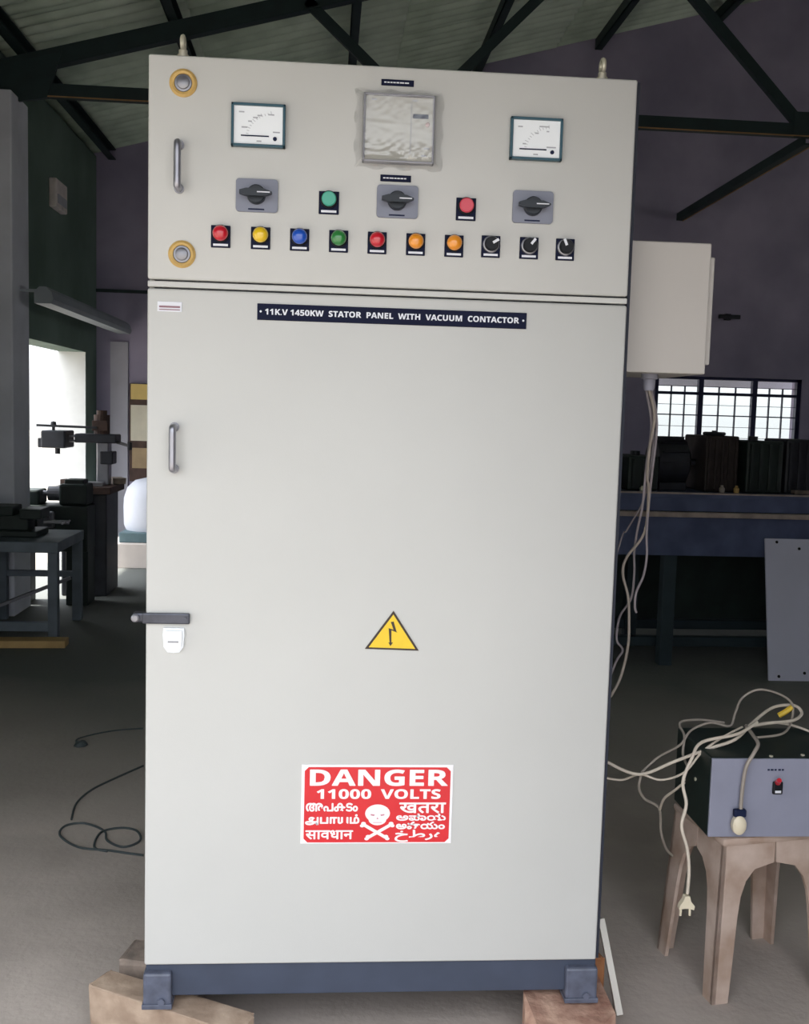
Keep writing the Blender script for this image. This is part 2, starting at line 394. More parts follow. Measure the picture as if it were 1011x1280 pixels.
for x0, x1 in cols:
    for z0, z1 in zip(rows, rows[1:]):
        b = MB(); b.box(x0, x1, yw+.012, yw+.015, z0, z1); build('pane', b, M_glass, win)
b = MB(); b.box(wx0-.3, wx1+.3, YB+.25, YB+.95, wz1+.03, wz1+.11); b.box(wx0-.3, wx1+.3, YB+.88, YB+.95, 1.868, wz1+.11); build('trim_2', b, M_reveal, kind='structure', label='concrete sunshade outside the window')
b = MB(); b.box(XL, wx0, YB-.025, YB, 2.575, 2.605); build('trim_3', b, M_truss, kind='structure', label='dark conduit line along the far wall')
b = MB(); b.box(-2.26, -2.09, YB-.03, YB, 0, 2.1); build('trim_4', b, mat('upright_pale', (190, 188, 200), .8, var=.15, scale=3), kind='structure', label='pale upright strip beside the board')  # pale raised strip up the far wall

# yard bushes seen through the doorway
def bush(c, r, label):
    b = MB()
    for k in range(260):
        a, e = random.uniform(0, 2*PI), random.uniform(-.2, 1)
        p = Vector(c)+Vector((math.cos(a)*r*(1-e*e*.6)*random.uniform(.6, 1), math.sin(a)*r*random.uniform(.6, 1), r*.9*(e+.2)))
        u = Vector((random.gauss(0, 1), random.gauss(0, 1), random.gauss(0, 1))).normalized()*r*.14; v = u.orthogonal().normalized()*r*.06
        b.face([p-u, p-v, p+u, p+v])
    o = build('bush', b, M_leaf); tag(o, label, 'bush'); return o
bush((-9.3, 22, -.1), 1.1, 'green bush out in the bright yard beyond the doorway')

# ================================================================= CONTROL CABINET
X0, X1, Z0, Z1 = -.524, .521, .22, 2.22
cab = empty('control_cabinet', (0, .3, .118), 'tall pale grey electrical control cabinet with instrument door and red danger sign', 'cabinet')
b = MB(); b.box(X0, X1+.004, .03, .62, Z0, Z1-.002, .004); build('body', b, M_paint, cab)
b = MB(); b.box(X1+.0005, X1+.007, .006, .034, Z0+.002, Z1-.004); b.box(X0+.012, X1, .02, .031, Z0+.01, Z1-.01); build('gasket', b, M_gasket, cab)
b = MB(); b.box(X0, X1, 0, .026, 1.7565, Z1, .005, seg=3); build('upper_door', b, M_paint, cab, smooth=True)
b = MB(); b.box(X0, X1, 0, .026, Z0, 1.7370, .005, seg=3); build('lower_door', b, M_paint, cab, smooth=True)
b = MB(); b.box(X0, X1, .003, .026, 1.7405, 1.7530, .002); build('door_divider', b, M_paint, cab)
b = MB(); b.box(-.522, .524, .012, .60, .140, .219, .003); build('base_plinth', b, M_plinth, cab)
for x0, x1 in ((-.526, -.462), (.450, .526)):
    for y0, y1 in ((-.006, .07), (.53, .61)):
        b = MB(); b.box(x0, x1, y0, y1, .119, .203, .006); b.box(x0-.002, x1+.002, y0-.004, y1, .119, .131, .002)
        b.cyl(((x0+x1)/2+.01, y0-.0035, .138), (0, -1, 0), .008, .004, 10)
        build('mounting_foot', b, M_foot, cab)
for x in (-.462, .459):                                                   # lifting eyes on the roof
    b = MB(); yy = .07
    b.cyl((x, yy, Z1-.003), (0, 0, 1), .016, .008, 16); b.cyl((x, yy, Z1+.004), (0, 0, 1), .0095, .028, 12); b.cyl((x, yy, Z1+.010), (0, 0, 1), .0125, .012, 12)
    P = [(x, yy+.014*math.cos(a), Z1+.046+.014*math.sin(a)) for a in [2*PI*k/14 for k in range(15)]]
    b.tube(P, .0052, 8, 1); build('lifting_eye', b, M_pale_metal, cab, smooth=True)
for z in (2.163, 1.810):                                                  # quarter-turn locks
    c = (-.4515, 0, z)
    b = MB(); b.lathe(c, (0, -1, 0), [(.029, 0), (.029, .002), (.024, .005), (.019, .004), (.018, 0)], 28)
    o = build('door_lock', b, M_yellow_pass, cab, smooth=True)
    b = MB(); b.lathe(c, (0, -1, 0), [(.0185, .001), (.0175, .0035), (.0135, .004), (.013, .0085), (.0105, .010), (0, .010)], 24)
    lc = build('lock_cylinder', b, M_steel, o, smooth=True)
    b = MB(); b.box(c[0]-.007, c[0]+.007, -.0106, -.0095, z-.0012, z+.0012, rz=0); build('key_slot', b, M_black, lc) if False else None
def pull_handle(x, z0, z1):
    b = MB()
    b.tube([(x, 0, z1-.006), (x, -.022, z1-.006), (x, -.030, z1-.012), (x, -.030, (z0+z1)/2), (x, -.030, z0+.012), (x, -.022, z0+.006), (x, 0, z0+.006)], .0078, 10, 5)
    h = build('pull_handle', b, M_chrome, cab, smooth=True)
    for z in (z0+.006, z1-.006):
        b = MB(); b.cyl((x, 0, z), (0, -1, 0), .0105, .004, 16); build('mounting_washer', b, M_steel, h)
pull_handle(-.4585, 1.940, 2.042)
pull_handle(-.4645, 1.346, 1.448)

# analogue meters
def meter(x0, x1, z0, z1, needle_marks):
    b = MB(); y = -.014; f = .0055
    b.box(x0, x0+f, y, 0, z0, z1, .001); b.box(x1-f, x1, y, 0, z0, z1, .001); b.box(x0, x1, y, 0, z1-f, z1, .001); b.box(x0, x1, y, 0, z0, z0+f, .001)
    m = build('analog_meter', b, M_teal, cab)
    b = MB(); b.box(x0+f, x1-f, -.0095, 0, z0+f, z1-f); build('dial', b, M_white, m)
    w, h = x1-x0, z1-z0
    px, pz = x0+.81*w, z0+.20*h
    b = MB(); b.bar((x0+.18*w, -.0103, z0+.265*h), (x0+.72*w, -.0103, z0+.235*h), .0008, .0026, (0, 1, 0)) if False else b.box(x0+.18*w, x0+.70*w, -.0108, -.0102, z0+.238*h, z0+.268*h)
    build('needle', b, M_ink, m)
    b = MB(); b.cyl((px, -.0096, pz), (0, -1, 0), .0042, .003, 14); build('pivot_cap', b, M_ink, m)
    b = MB()
    for k in range(13):                                                    # scale ticks on the quarter arc
        a = math.radians(98+78*k/12); r0, r1 = .50*w, (.545*w if k % 3 else .575*w)
        d = Vector((math.cos(a), 0, math.sin(a)*h/w*1.12)); s = Vector((-math.sin(a), 0, math.cos(a)))*.0005
        c = Vector((px, -.0098, pz)); b.face([c+d*r0-s, c+d*r1-s, c+d*r1+s, c+d*r0+s])
    for u, v, lw in needle_marks:
        b.face([(x0+u*w, -.0099, z0+v*h), (x0+(u+lw)*w, -.0099, z0+v*h), (x0+(u+lw)*w, -.0099, z0+v*h+.0028), (x0+u*w, -.0099, z0+v*h+.0028)])
    build('scale_print', b, M_mark, m, kind='stuff')
meter(-.3500, -.2365, 2.0375, 2.1265, [(.14, .78, .10), (.68, .74, .11), (.40, .66, .09), (.48, .71, .09), (.31, .57, .07), (.19, .43, .11), (.47, .12, .09), (.77, .34, .13)])
meter(.2445, .3580, 2.0375, 2.1265, [(.14, .76, .09), (.47, .62, .07), (.69, .67, .05), (.24, .36, .06), (.45, .12, .09), (.70, .30, .18), (.55, .78, .18)])

# protection relay in clear film
rx0, rx1, rz0, rz1 = -.0725, .0795, 2.0165, 2.158
b = MB(); f = .0045; y = -.022
b.box(rx0, rx0+f, y, 0, rz0, rz1, .0015); b.box(rx1-f, rx1, y, 0, rz0, rz1, .0015); b.box(rx0, rx1, y, 0, rz1-f, rz1, .0015); b.box(rx0, rx1, y, 0, rz0, rz0+f, .0015)
rel = build('protection_relay', b, M_relayframe, cab)
b = MB(); b.box(rx0+f, rx1-f, -.015, 0, rz0+f, rz1-f); build('relay_face', b, M_relay, rel)
b = MB(); b.box(.0285, .0297, -.0165, -.0148, rz0+.02, rz1-.016); build('divider', b, M_relayframe, rel)
b = MB(); b.box(.033, .066, -.0165, -.0148, 2.1105, 2.1195, .0005); build('display_label', b, M_ink, rel)
b = MB(); b.lathe((.0645, -.015, 2.098), (0, -1, 0), [(.0045, 0), (.0045, .005), (.003, .0065), (0, .0065)], 16); build('reset_button', b, mat('reset_pink', (206, 176, 172), .35), rel)
for x, z in ((-.050, 2.146), (.036, 2.147), (.064, 2.049), (.058, 2.034)):
    b = MB(); b.box(x-.006, x+.006, -.0162, -.0148, z-.0016, z+.0016, .0004); build('marking_plate', b, M_mark, rel)
b = MB(); nx, nz = 44, 38; G = []
for i in range(nx+1):
    col = []
    for j in range(nz+1):
        u, v = i/nx, j/nz; x = -.089+.187*u; z = 2.007+.163*v
        edge = min(u, 1-u, v, 1-v)
        crum = .0004+.013*max(0, .33-v)
        inner = min(1, edge/.10)
        y = -.0015-.0235*inner - crum*inner*(.5+.5*math.sin(31*u+6*math.sin(14*v+5*u)+3*math.sin(41*v)))*random.uniform(.6, 1)
        x += .003*math.sin(17*v)*(edge < .02); z += .003*math.sin(19*u)*(edge < .02)
        col.append(b.bm.verts.new((x, y, z)))
    G.append(col)
for i in range(nx):
    for j in range(nz): b.bm.faces.new((G[i][j], G[i+1][j], G[i+1][j+1], G[i][j+1]))
fl = build('plastic_film', b, M_film, rel, label='clear crumpled plastic film over the relay', smooth=True)

# small two-line nameplates above and below the relay
for x0, x1, z0, z1 in ((-.0355, .034, 2.1795, 2.1925), (-.0325, .0335, 1.9805, 1.9945)):
    b = MB(); b.box(x0, x1, -.0025, 0, z0, z1, .0006); o = build('nameplate', b, M_navy, cab)
    b = MB(); zc = (z0+z1)/2
    xx = x0+.006
    while xx < x1-.010:
        l = random.uniform(.004, .009); b.face([(xx, -.0028, zc-.0013), (xx+l, -.0028, zc-.0013), (xx+l, -.0028, zc+.0013), (xx, -.0028, zc+.0013)]); xx += l+.0015
    build('lettering', b, M_white2, o, kind='stuff')

# rotary selector switches with grey plates
def rotary(xc, zc):
    b = MB(); rr = .007
    rect = [(sx*(.0445-rr)+rr*math.cos(a), sz*(.0345-rr)+rr*math.sin(a)) for sx, sz, a0_ in ((1, 1, 0), (-1, 1, 90), (-1, -1, 180), (1, -1, 270)) for a in [math.radians(a0_+d) for d in (0, 22, 45, 67, 90)]]
    b.prism([(xc+x, 0, zc+z) for x, z in rect], (0, -.005, 0)); b.prism([(xc+x*.975, -.005, zc+z*.97) for x, z in rect], (0, -.001, 0))
    s = build('rotary_switch', b, M_greyplate, cab, smooth=True)
    b = MB(); b.lathe((xc-.001, -.006, zc+.001), (0, -1, 0), [(.0205, 0), (.0195, .012), (.0175, .014), (0, .014)], 28); k = build('switch_knob', b, M_knob, s, smooth=True)
    b = MB()
    prof = [(-.034, -.0035), (-.020, -.0075), (.018, -.0075), (.034, -.0015), (.034, .0015), (.018, .0075), (-.020, .0075), (-.034, .0035)]
    b.prism([(xc-.001+x, -.020, zc+.0015+z) for x, z in prof], (0, -.016, 0)); g = build('grip', b, M_knob, s)
    b = MB(); b.box(xc+.002, xc+.029, -.0366, -.0358, zc+.0005, zc+.0027); build('pointer_line', b, M_white2, s)
    b = MB(); b.box(xc-.018, xc+.016, -.0066, -.0058, zc-.0305, zc-.0275); build('legend_print', b, M_ink, s)
for x in (-.2945, .0055, .3005): rotary(x, 1.9385 if x < .2 else 1.9395)

# plate-mounted push buttons, lamps and small selectors
def plate(nm, xc, zc, w=.041, h=.0465):
    b = MB(); b.box(xc-w/2, xc+w/2, -.004, 0, zc-h/2, zc+h/2, .001); o = build(nm, b, M_navy, cab)
    b = MB(); b.box(xc-w*.38, xc+w*.38, -.0046, -.0036, zc-h*.43, zc-h*.33); build('legend_label', b, M_white2, o)
    return o
for xc, zc, mm in ((-.1415, 1.930, M_jade), (.1545, 1.929, M_red2)):
    o = plate('push_button', xc, zc, .043, .048)
    b = MB(); b.lathe((xc, -.004, zc+.006), (0, -1, 0), [(.0185, 0), (.0185, .006), (.0165, .008)], 28); build('collar', b, M_black, o, smooth=True)
    b = MB(); b.lathe((xc, -.011, zc+.0065), (0, -1, 0), [(.0155, 0), (.0155, .006), (.0135, .008), (0, .008)], 28); build('button_cap', b, mm, o, smooth=True)
lens_mesh = None
for xc, mm in zip((-.370, -.2855, -.2025, -.119, -.036, .0475, .131), (M_red, M_yellow, M_blue, M_green, M_red, M_amber, M_amber)):
    o = plate('pilot_lamp', xc, 1.850)
    b = MB(); b.lathe((xc, -.004, 1.8555), (0, -1, 0), [(.0185, 0), (.0185, .005), (.0165, .007), (.015, .007)], 28); build('bezel_ring', b, M_black, o, smooth=True)
    b = MB(); b.lathe((xc, -.008, 1.8560), (0, -1, 0), [(.0165, 0), (.0162, .006), (.0140, .011), (.009, .0145), (.004, .016), (0, .0163)], 28); build('lens', b, mm, o, smooth=True)
for xc, ang in ((.2115, -58), (.2955, -38), (.3755, 24)):
    o = plate('small_selector', xc, 1.852)
    b = MB(); b.lathe((xc, -.004, 1.8565), (0, -1, 0), [(.0185, 0), (.018, .007), (.0165, .008)], 28); build('selector_ring', b, M_steel, o, smooth=True)
    b = MB(); b.lathe((xc, -.011, 1.8565), (0, -1, 0), [(.0155, 0), (.0145, .010), (.013, .012), (0, .012)], 28); k = build('selector_knob', b, M_black, o, smooth=True)
    b = MB(); a = math.radians(90+ang); d = Vector((math.cos(a), 0, math.sin(a))); c = Vector((xc, -.0235, 1.8565))
    b.bar(c+d*.002, c+d*.0165, .0055, .002, (0, 1, 0)); build('pointer', b, M_white2, o)

# nameplate strip with lettering
b = MB(); b.box(-.2905, .2965, -.003, 0, 1.6775, 1.7125, .0008); npl = build('title_plate', b, M_navy, cab)
zt = 1.6955
text_on('lettering', BOLD('11K.V 1450KW  STATOR  PANEL  WITH  VACUUM  CONTACTOR'), -.2735, .2795, zt-.0062, zt+.0062, -.0034, M_white2, npl, .02)
for x in (-.283, .289):
    b = MB(); b.cyl((x, -.0028, zt), (0, -1, 0), .0024, .0012, 10); build('rivet', b, M_white2, npl)
b = MB(); b.box(-.5025, -.4505, -.0015, 0, 1.6885, 1.7095, .0005); o = build('maker_label', b, M_white2, cab)
b = MB(); b.box(-.4985, -.4545, -.0022, -.0013, 1.6965, 1.7005); b.box(-.4985, -.4545, -.0022, -.0013, 1.6915, 1.6935); build('label_stripe', b, mat('label_rose', (150, 112, 124), .6), o)

# hasp and padlock cover on the lower door
b = MB(); b.box(-.530, -.4275, -.011, -.001, 1.0105, 1.0345, .003); b.box(-.552, -.522, -.006, .02, 1.0125, 1.0335, .004)
b.cyl((-.437, -.010, 1.0225), (0, -1, 0), .0045, .004, 12)
h = build('hasp_bar', b, mat('hasp_steel', (84, 86, 96), .35, .6, var=.3, scale=30), cab)
b = MB(); b.lathe((-.545, -.006, 1.023), (0, -1, 0), [(.009, 0), (.009, .006), (.006, .008), (0, .008)], 16); build('hinge_pin', b, M_steel, h)
b = MB()
prof = [(-.0225, .0275), (.0225, .0275), (.0235, .012), (.0215, -.015), (.013, -.027), (0, -.0285), (-.013, -.027), (-.0215, -.015), (-.0235, .012)]
b.prism([(-.4625+x, 0, .9735+z) for x, z in prof], (0, -.006, 0)); b.prism([(-.4625+x*.8, -.006, .9735+z*.82) for x, z in prof], (0, -.006, 0))
lk = build('lock_cover', b, M_white, cab, label='white rounded lock cover')
b = MB(); b.box(-.474, -.451, -.0135, -.0118, .970, .973); build('cover_ridge', b, M_steel, lk)

# yellow high-voltage triangle
tri = [(.0215, 1.0455), (-.0405, .9585), (.0810, .9555)]
b = MB(); b.prism([(x, -.0005, z) for x, z in tri], (0, -.0018, 0)); ts = build('voltage_triangle', b, M_sign_k, cab)
cx = sum(x for x, z in tri)/3; cz = sum(z for x, z in tri)/3
b = MB(); b.prism([(cx+(x-cx)*.86, -.0022, cz+(z-cz)*.86) for x, z in tri], (0, -.0008, 0)); build('yellow_field', b, M_sign_y, ts)
b = MB()
bolt = [(.016, 1.0205), (.0225, 1.0215), (.0295, .9985), (.0315, .9965), (.018, 1.0015), (.0185, .9735), (.0225, .9745), (.0165, .9655), (.0115, .9745), (.0145, .9735), (.0115, 1.0065), (.0225, 1.0030)]
b.prism([(x, -.0030, z) for x, z in bolt], (0, -.0004, 0)); build('bolt_symbol', b, M_sign_k, ts)

# red danger sign
sx0, sx1, sz0, sz1 = -.1760, .1685, .5065, .6915
b = MB(); b.box(sx0, sx1, -.002, 0, sz0, sz1, .0008); ds = build('danger_sign', b, M_sign_w, cab)
U = lambda px: sx0+(px-70)/(948-70)*(sx1-sx0); V = lambda py: sz1-(py-66)/(524-66)*(sz1-sz0)
ch = .009; a0, a1, c0, c1 = U(88), U(932), V(516), V(80)
b = MB(); b.prism([(x, -.0021, z) for x, z in ((a0+ch, c0), (a1-ch, c0), (a1, c0+ch), (a1, c1-ch), (a1-ch, c1), (a0+ch, c1), (a0, c1-ch), (a0, c0+ch))], (0, -.0006, 0))
build('red_field', b, M_sign_r, ds)
def sign_text(s, x0, x1, y0, y1, bold): text_on('lettering', s, U(x0), U(x1), V(y1), V(y0), -.0031, M_sign_w, ds, bold)
sign_text(BOLD('DANGER'), 120, 915, 94, 186, .022)
sign_text(BOLD('11000'), 160, 472, 207, 262, .022); sign_text(BOLD('VOLTS'), 530, 876, 207, 262, .022)
sign_text('അപകടം', 100, 396, 288, 334, .05)
sign_text('அபாயம்', 98, 406, 354, 414, .045)
sign_text('सावधान', 100, 372, 446, 496, .04)
sign_text('खतरा', 640, 908, 286, 344, .04)
sign_text('ಅಪಾಯ', 624, 910, 349, 388, .05)
sign_text('అపాయం', 624, 906, 397, 438, .05)
sign_text('خطرہ', 618, 892, 444, 512, .03)
b = MB()                                                                   # skull and crossed bones
def blob(cx_, cy_, rx, ry, n=28): return [(U(cx_+rx*math.cos(2*PI*k/n)), -.0028, V(cy_+ry*math.sin(2*PI*k/n))) for k in range(n)]
b.prism(blob(513, 347, 72, 52), (0, -.0005, 0)); b.prism(blob(513, 382, 52, 34, 20), (0, -.00055, 0))
for s in (-1, 1):
    p, q = (513-s*80, 412), (513+s*52, 488)
    v = Vector((q[0]-p[0], q[1]-p[1])).normalized(); n_ = Vector((-v.y, v.x))*9
    b.prism([(U(a), -.0028, V(c)) for a, c in ((p[0]-n_.x, p[1]-n_.y), (q[0]-n_.x, q[1]-n_.y), (q[0]+n_.x, q[1]+n_.y), (p[0]+n_.x, p[1]+n_.y))], (0, -.00045-.0001*s, 0))
    for ex, ey in (p, q): b.prism(blob(ex, ey-6, 14, 10, 12), (0, -.0004, 0)); b.prism(blob(ex+s*(-8 if ey < 450 else 8), ey+7, 13, 9, 12), (0, -.00042, 0))
sk = build('skull_emblem', b, M_sign_w, ds)
b = MB()
for s in (-1, 1): b.prism([(U(a), -.0034, V(c)) for a, c in ((513+s*16, 353), (513+s*40, 350), (513+s*40, 358), (513+s*20, 362))], (0, -.0003, 0))
b.prism([(U(a), -.0034, V(c)) for a, c in ((513, 368), (519, 380), (507, 380))], (0, -.0003, 0))
b.prism([(U(a), -.0034, V(c)) for a, c in ((488, 398), (538, 398), (538, 401), (488, 401))], (0, -.0003, 0))
build('skull_features', b, mat('sign_rose', (206, 140, 156), .4), ds)

# side junction box (bolted to the cabinet's right side)
b = MB(); b.box(.5285, .742, .10, .40, 1.596, 1.896, .003); jb = build('junction_box', b, M_paint2, cab)
b = MB(); b.box(.742, .756, .112, .388, 1.619, 1.867, .003); build('box_lid', b, M_paint2, jb)
b = MB(); b.lathe((.632, .17, 1.5965), (0, 0, -1), [(.020, 0), (.020, .012), (.014, .014), (.014, .03), (.011, .04), (0, .04)], 14); build('cable_gland', b, mat('gland_grey', (150, 150, 164), .5), jb, smooth=True)

# ---------------------------------------------------------------- cables of the junction box
def cord(name, label, paths, r, m, parent=None, group=None):
    b = MB()
    for p in paths: b.tube(p, r, 7, 6)
    o = build(name, b, m, parent, smooth=True); tag(o, label, 'cable', group) if not parent else None
    return o
def cp(x, y, Y): return at(750+x/3.874, 580+y/3.874, Y)
top = Vector((.632, .17, 1.56))
cord('hanging_cable', 'white cable hanging from the side box, looping out near the cabinet edge', [[top, at(818, 520, .18), at(812, 560, .2), cp(228, 60, .22), cp(235, 130, .24), cp(215, 330, .28), cp(130, 450, .3), cp(110, 530, .3), cp(135, 640, .3), cp(140, 740, .3), cp(135, 880, .3), cp(100, 1030, .3), cp(55, 1120, .3), cp(20, 1190, .34), Vector((.60, .40, .35)), Vector((.62, .43, .06)), Vector((.64, .50, .006)), Vector((.67, .62, .006))]], .0035, M_cord2)
cord('hanging_cable', 'mauve cable under the side box, closest to the cabinet and crossing behind its edge', [[top+Vector((-.006, .004, 0)), at(814, 530, .2), at(808, 580, .22), cp(205, 200, .24), cp(180, 320, .28), cp(165, 430, .32), cp(165, 530, .33), cp(150, 650, .34), cp(95, 740, .36), cp(80, 850, .36), cp(108, 905, .36), cp(60, 1000, .36), Vector((.58, .42, .55)), Vector((.65, .50, .05)), Vector((.69, .66, .006))]], .0030, M_cord3)
cord('hanging_cable', 'grey cable under the side box hanging farthest from the cabinet, cut short', [[top+Vector((.006, .0, 0)), at(821, 530, .2), at(815, 590, .22), cp(240, 150, .25), cp(225, 330, .27), cp(226, 440, .28), cp(210, 540, .28), cp(175, 620, .28), cp(168, 690, .28), cp(176, 720, .28)]], .0030, M_cord3)
cord('hanging_cable', 'thin dull cable slanting from the bundle in behind the cabinet', [[top+Vector((0, .007, 0)), at(817, 540, .24), at(810, 600, .26), cp(200, 200, .3), cp(130, 320, .36), cp(85, 420, .4), Vector((.56, .46, .7)), Vector((.65, .56, .05)), Vector((.66, .70, .005))]], .0022, M_cord3)

# ---------------------------------------------------------------- blocks under the cabinet
def timber(label, c, L, w, h, rz, m, z0=0.0, jit=.004, cat='block', name='wooden_block'):
    b = MB(); b.box(c[0]-L/2, c[0]+L/2, c[1]-w/2, c[1]+w/2, z0, z0+h, .008, rz=math.radians(rz)); b.jitter(jit)
    for v in b.bm.verts: v.co.z = min(max(v.co.z, z0), z0+h)
    o = build(name, b, m); tag(o, label, cat); return o
timber('pale timber packer running diagonally under the left front foot of the cabinet', (-.470, .040), .42, .075, .117, -29, M_wood)
timber('greyish timber block behind the diagonal packer at the left foot', (-.530, .250), .17, .11, .117, -12, M_wood2)
b = MB()
pts = [(.352, -.055), (.372, -.10), (.50, -.115), (.565, -.05), (.56, .12), (.40, .13), (.362, .05)]
b.prism([(x, y, 0) for x, y in pts], (0, 0, .117)); 
for v in b.bm.verts:
    if v.co.z > .05 and v.co.y < -.05: v.co.z -= .012; v.co.y += .02
    if v.co.z > .05 and v.co.x < .36: v.co.z -= .015
o = build('stone_block', b, M_brick); tag(o, 'chipped pinkish stone block under the right front foot of the cabinet', 'block')
timber('small orange brown wood offcut standing beside the right foot', (.563, .16), .035, .05, .15, 5, M_orange, name='wood_offcut')
timber('timber packer under the back left foot of the cabinet', (-.49, .57), .22, .12, .118, 4, M_wood2)
timber('timber packer under the back right foot of the cabinet', (.49, .57), .22, .12, .118, -4, M_wood2)
b = MB(); f0 = atz(774, 1268, .008); f0 = Vector((f0.x, f0.y, .008)); f1 = at(751, 1148, .20)
b.bar(f0, f1, .016, .016, (0, 1, 0)); o = build('white_rod', b, M_tube); tag(o, 'white square rod leaning on the lower right edge of the cabinet', 'rod')

# ---------------------------------------------------------------- stool, instrument box, cords
A10 = math.radians(10); UX, UY = Vector((math.cos(A10), math.sin(A10), 0)), Vector((-math.sin(A10), math.cos(A10), 0))
sc_ = Vector((1.021, .345, 0)); HU, HV, SH = .150, .124, .432
stool = empty('plastic_stool', sc_, 'dusty beige plastic stool with arched legs, carrying the blue grey box', 'stool')
b = MB()
b.box(-HU-.006, HU+.006, -HV-.006, HV+.006, SH-.022, SH, .008)
for v in b.bm.verts: v.co = sc_+UX*v.co.x+UY*v.co.y+Vector((0, 0, v.co.z))
build('seat', b, M_stool, stool, smooth=True)
for su in (-1, 1):
    for sv in (-1, 1):
        b = MB()
        for axis in (0, 1):
            half = (HU, HV)[axis]
            ol = [(0, 0), (.046, 0), (.055, .22), (.060, .275), (.072, .315), (.095, .345), (half, .358), (half, SH-.012), (0, SH-.012)]
            def P(s, z, dep):
                k = 1-z/SH; cu, cv = su*(HU+.022*k), sv*(HV+.022*k)
                if axis == 0: uu, vv = cu-su*s, cv-sv*dep
                else: uu, vv = cu-su*dep, cv-sv*s
                return sc_+UX*uu+UY*vv+Vector((0, 0, z))
            A = [b.bm.verts.new(P(s, z, 0)) for s, z in ol]; B = [b.bm.verts.new(P(s, z, .010)) for s, z in ol]; n = len(ol)
            b.bm.faces.new(A); b.bm.faces.new(B[::-1])
            for k in range(n): b.bm.faces.new((A[k], B[k], B[(k+1) % n], A[(k+1) % n]))
        build('leg', b, M_stool, stool)
BX0, BX1, BY0, BY1, BZ0, BZ1 = .852, 1.27, .20, .46, SH+.001, .640
b = MB(); b.box(BX0, BX1, BY0+.006, BY1, BZ0, BZ1, .004); ib = build('instrument_box', b, M_boxdark)
tag(ib, 'dark green metal box with blue grey front panel, standing on the plastic stool', 'box')
b = MB(); b.box(BX0+.001, BX1-.001, BY0, BY0+.008, BZ0+.001, BZ1-.001, .002); fp = build('front_panel', b, M_boxfront, ib)
b = MB(); b.box(1.012, 1.039, BY0-.008, BY0, .548, .582, .004); sw = build('toggle_switch', b, M_black, ib)
b = MB(); b.cyl((1.0245, BY0-.006, .580), (-.15, -.75, .55), .008, .018, 10, .006); build('switch_lever', b, M_red, sw)
b = MB(); b.box(1.018, 1.033, BY0-.0095, BY0-.007, .553, .559); build('switch_mark', b, M_white2, sw)
b = MB(); xx = .998
for l in (.006, .008, .006, 0, .007, .006):
    if l: b.face([(xx, BY0-.0006, .6085), (xx+l, BY0-.0006, .6085), (xx+l, BY0-.0006, .6130), (xx, BY0-.0006, .6130)])
    xx += l+.002
build('panel_print', b, M_ink, ib, kind='stuff')
for p in ((BX0-.001, .30, .55, 0), (BX0-.001, .38, .52, 0), (1.012, .215, BZ1, 1), (1.10, .225, BZ1, 1)):
    b = MB(); b.cyl(p[:3], (0, 0, 1) if p[3] else (-1, 0, 0), .005, .003, 10); build('screw_head', b, M_pale_metal, ib)
def cs(x, y, Y): return at(740+x/2.909, 840+y/2.909, Y)
T = .672
c1 = cord('supply_cord', 'thick white cord running from behind the cabinet onto the green box', [[Vector((.527, .40, .745)), cs(20, 305, .37), cs(50, 325, .33), cs(170, 372, .30), cs(300, 325, .28), cs(420, 280, .28), cs(520, 245, .28), cs(590, 178, .34), cs(660, 128, .40), cs(735, 122, .42), cs(762, 150, .40), cs(730, 176, .36), cs(640, 186, .33), cs(585, 195, .3)]], .0042, M_cord)
cord('supply_cord', 'thinner pale cord sagging from the cabinet edge towards the box', [[Vector((.527, .42, .65)), cs(20, 375, .38), cs(50, 385, .35), cs(110, 392, .34), cs(175, 372, .31), cs(250, 392, .29), cs(335, 365, .27), cs(400, 290, .28), cs(470, 240, .29), cs(545, 200, .33)]], .0030, M_cord)
cord('looped_cord', 'grey cord arching in a high loop above the box', [[cs(178, 366, .31), cs(240, 310, .32), cs(320, 265, .34), cs(360, 212, .36), cs(430, 184, .36), cs(500, 196, .36), cs(520, 150, .38), cs(545, 95, .40), cs(605, 64, .40), cs(680, 80, .40), cs(728, 118, .40), cs(722, 185, .36), cs(690, 225, .30), cs(600, 238, .28)]], .0032, M_cord2)
cord('short_cord', 'brownish cord end trailing off the back corner of the box', [[cs(480, 184, .44), cs(400, 174, .44), cs(330, 178, .42), cs(318, 196, .40), cs(335, 232, .36), cs(330, 300, .33), cs(350, 350, .28)]], .0034, M_cord2)
pc = cord('plug_cord', 'white cord hanging in front of the stool with a two pin plug at its end', [[cs(600, 182, .31), cs(530, 225, .27), cs(400, 255, .25), cs(362, 315, .22), cs(330, 400, .2), cs(342, 480, .18), cs(325, 560, .17), cs(345, 640, .16), cs(352, 720, .16), cs(346, 805, .16)]], .0042, M_cord)
tag(pc, cat='cable')
q = cs(342, 842, .16)
b = MB(); b.prism([q+Vector((x, -.008, z)) for x, z in ((-.006, .022), (.006, .022), (.010, .008), (.020, -.004), (.018, -.014), (.006, -.010), (-.006, -.010), (-.020, -.012), (-.018, -.002), (-.010, .010))], (0, .016, 0))
pl = build('plug', b, M_plug, pc)
for dx in (-.013, .010):
    b = MB(); b.cyl(q+Vector((dx, 0, -.009)), (dx*2, 0, -1), .0032, .022, 8); build('plug_pin', b, M_plug, pl)
cord('stool_cord', 'pale cord drooping to the back left leg of the stool', [[cs(178, 372, .31), cs(170, 420, .31), cs(190, 460, .32), cs(243, 496, .34), cs(250, 580, .36), cs(268, 640, .38), cs(292, 668, .40)]], .0036, M_cord2)
cord('stool_cord', 'pale branch cord linking the hanging plug cord to the drooping one', [[cs(335, 402, .205), cs(300, 430, .24), cs(262, 460, .29), cs(246, 500, .335)]], .0034, M_cord)
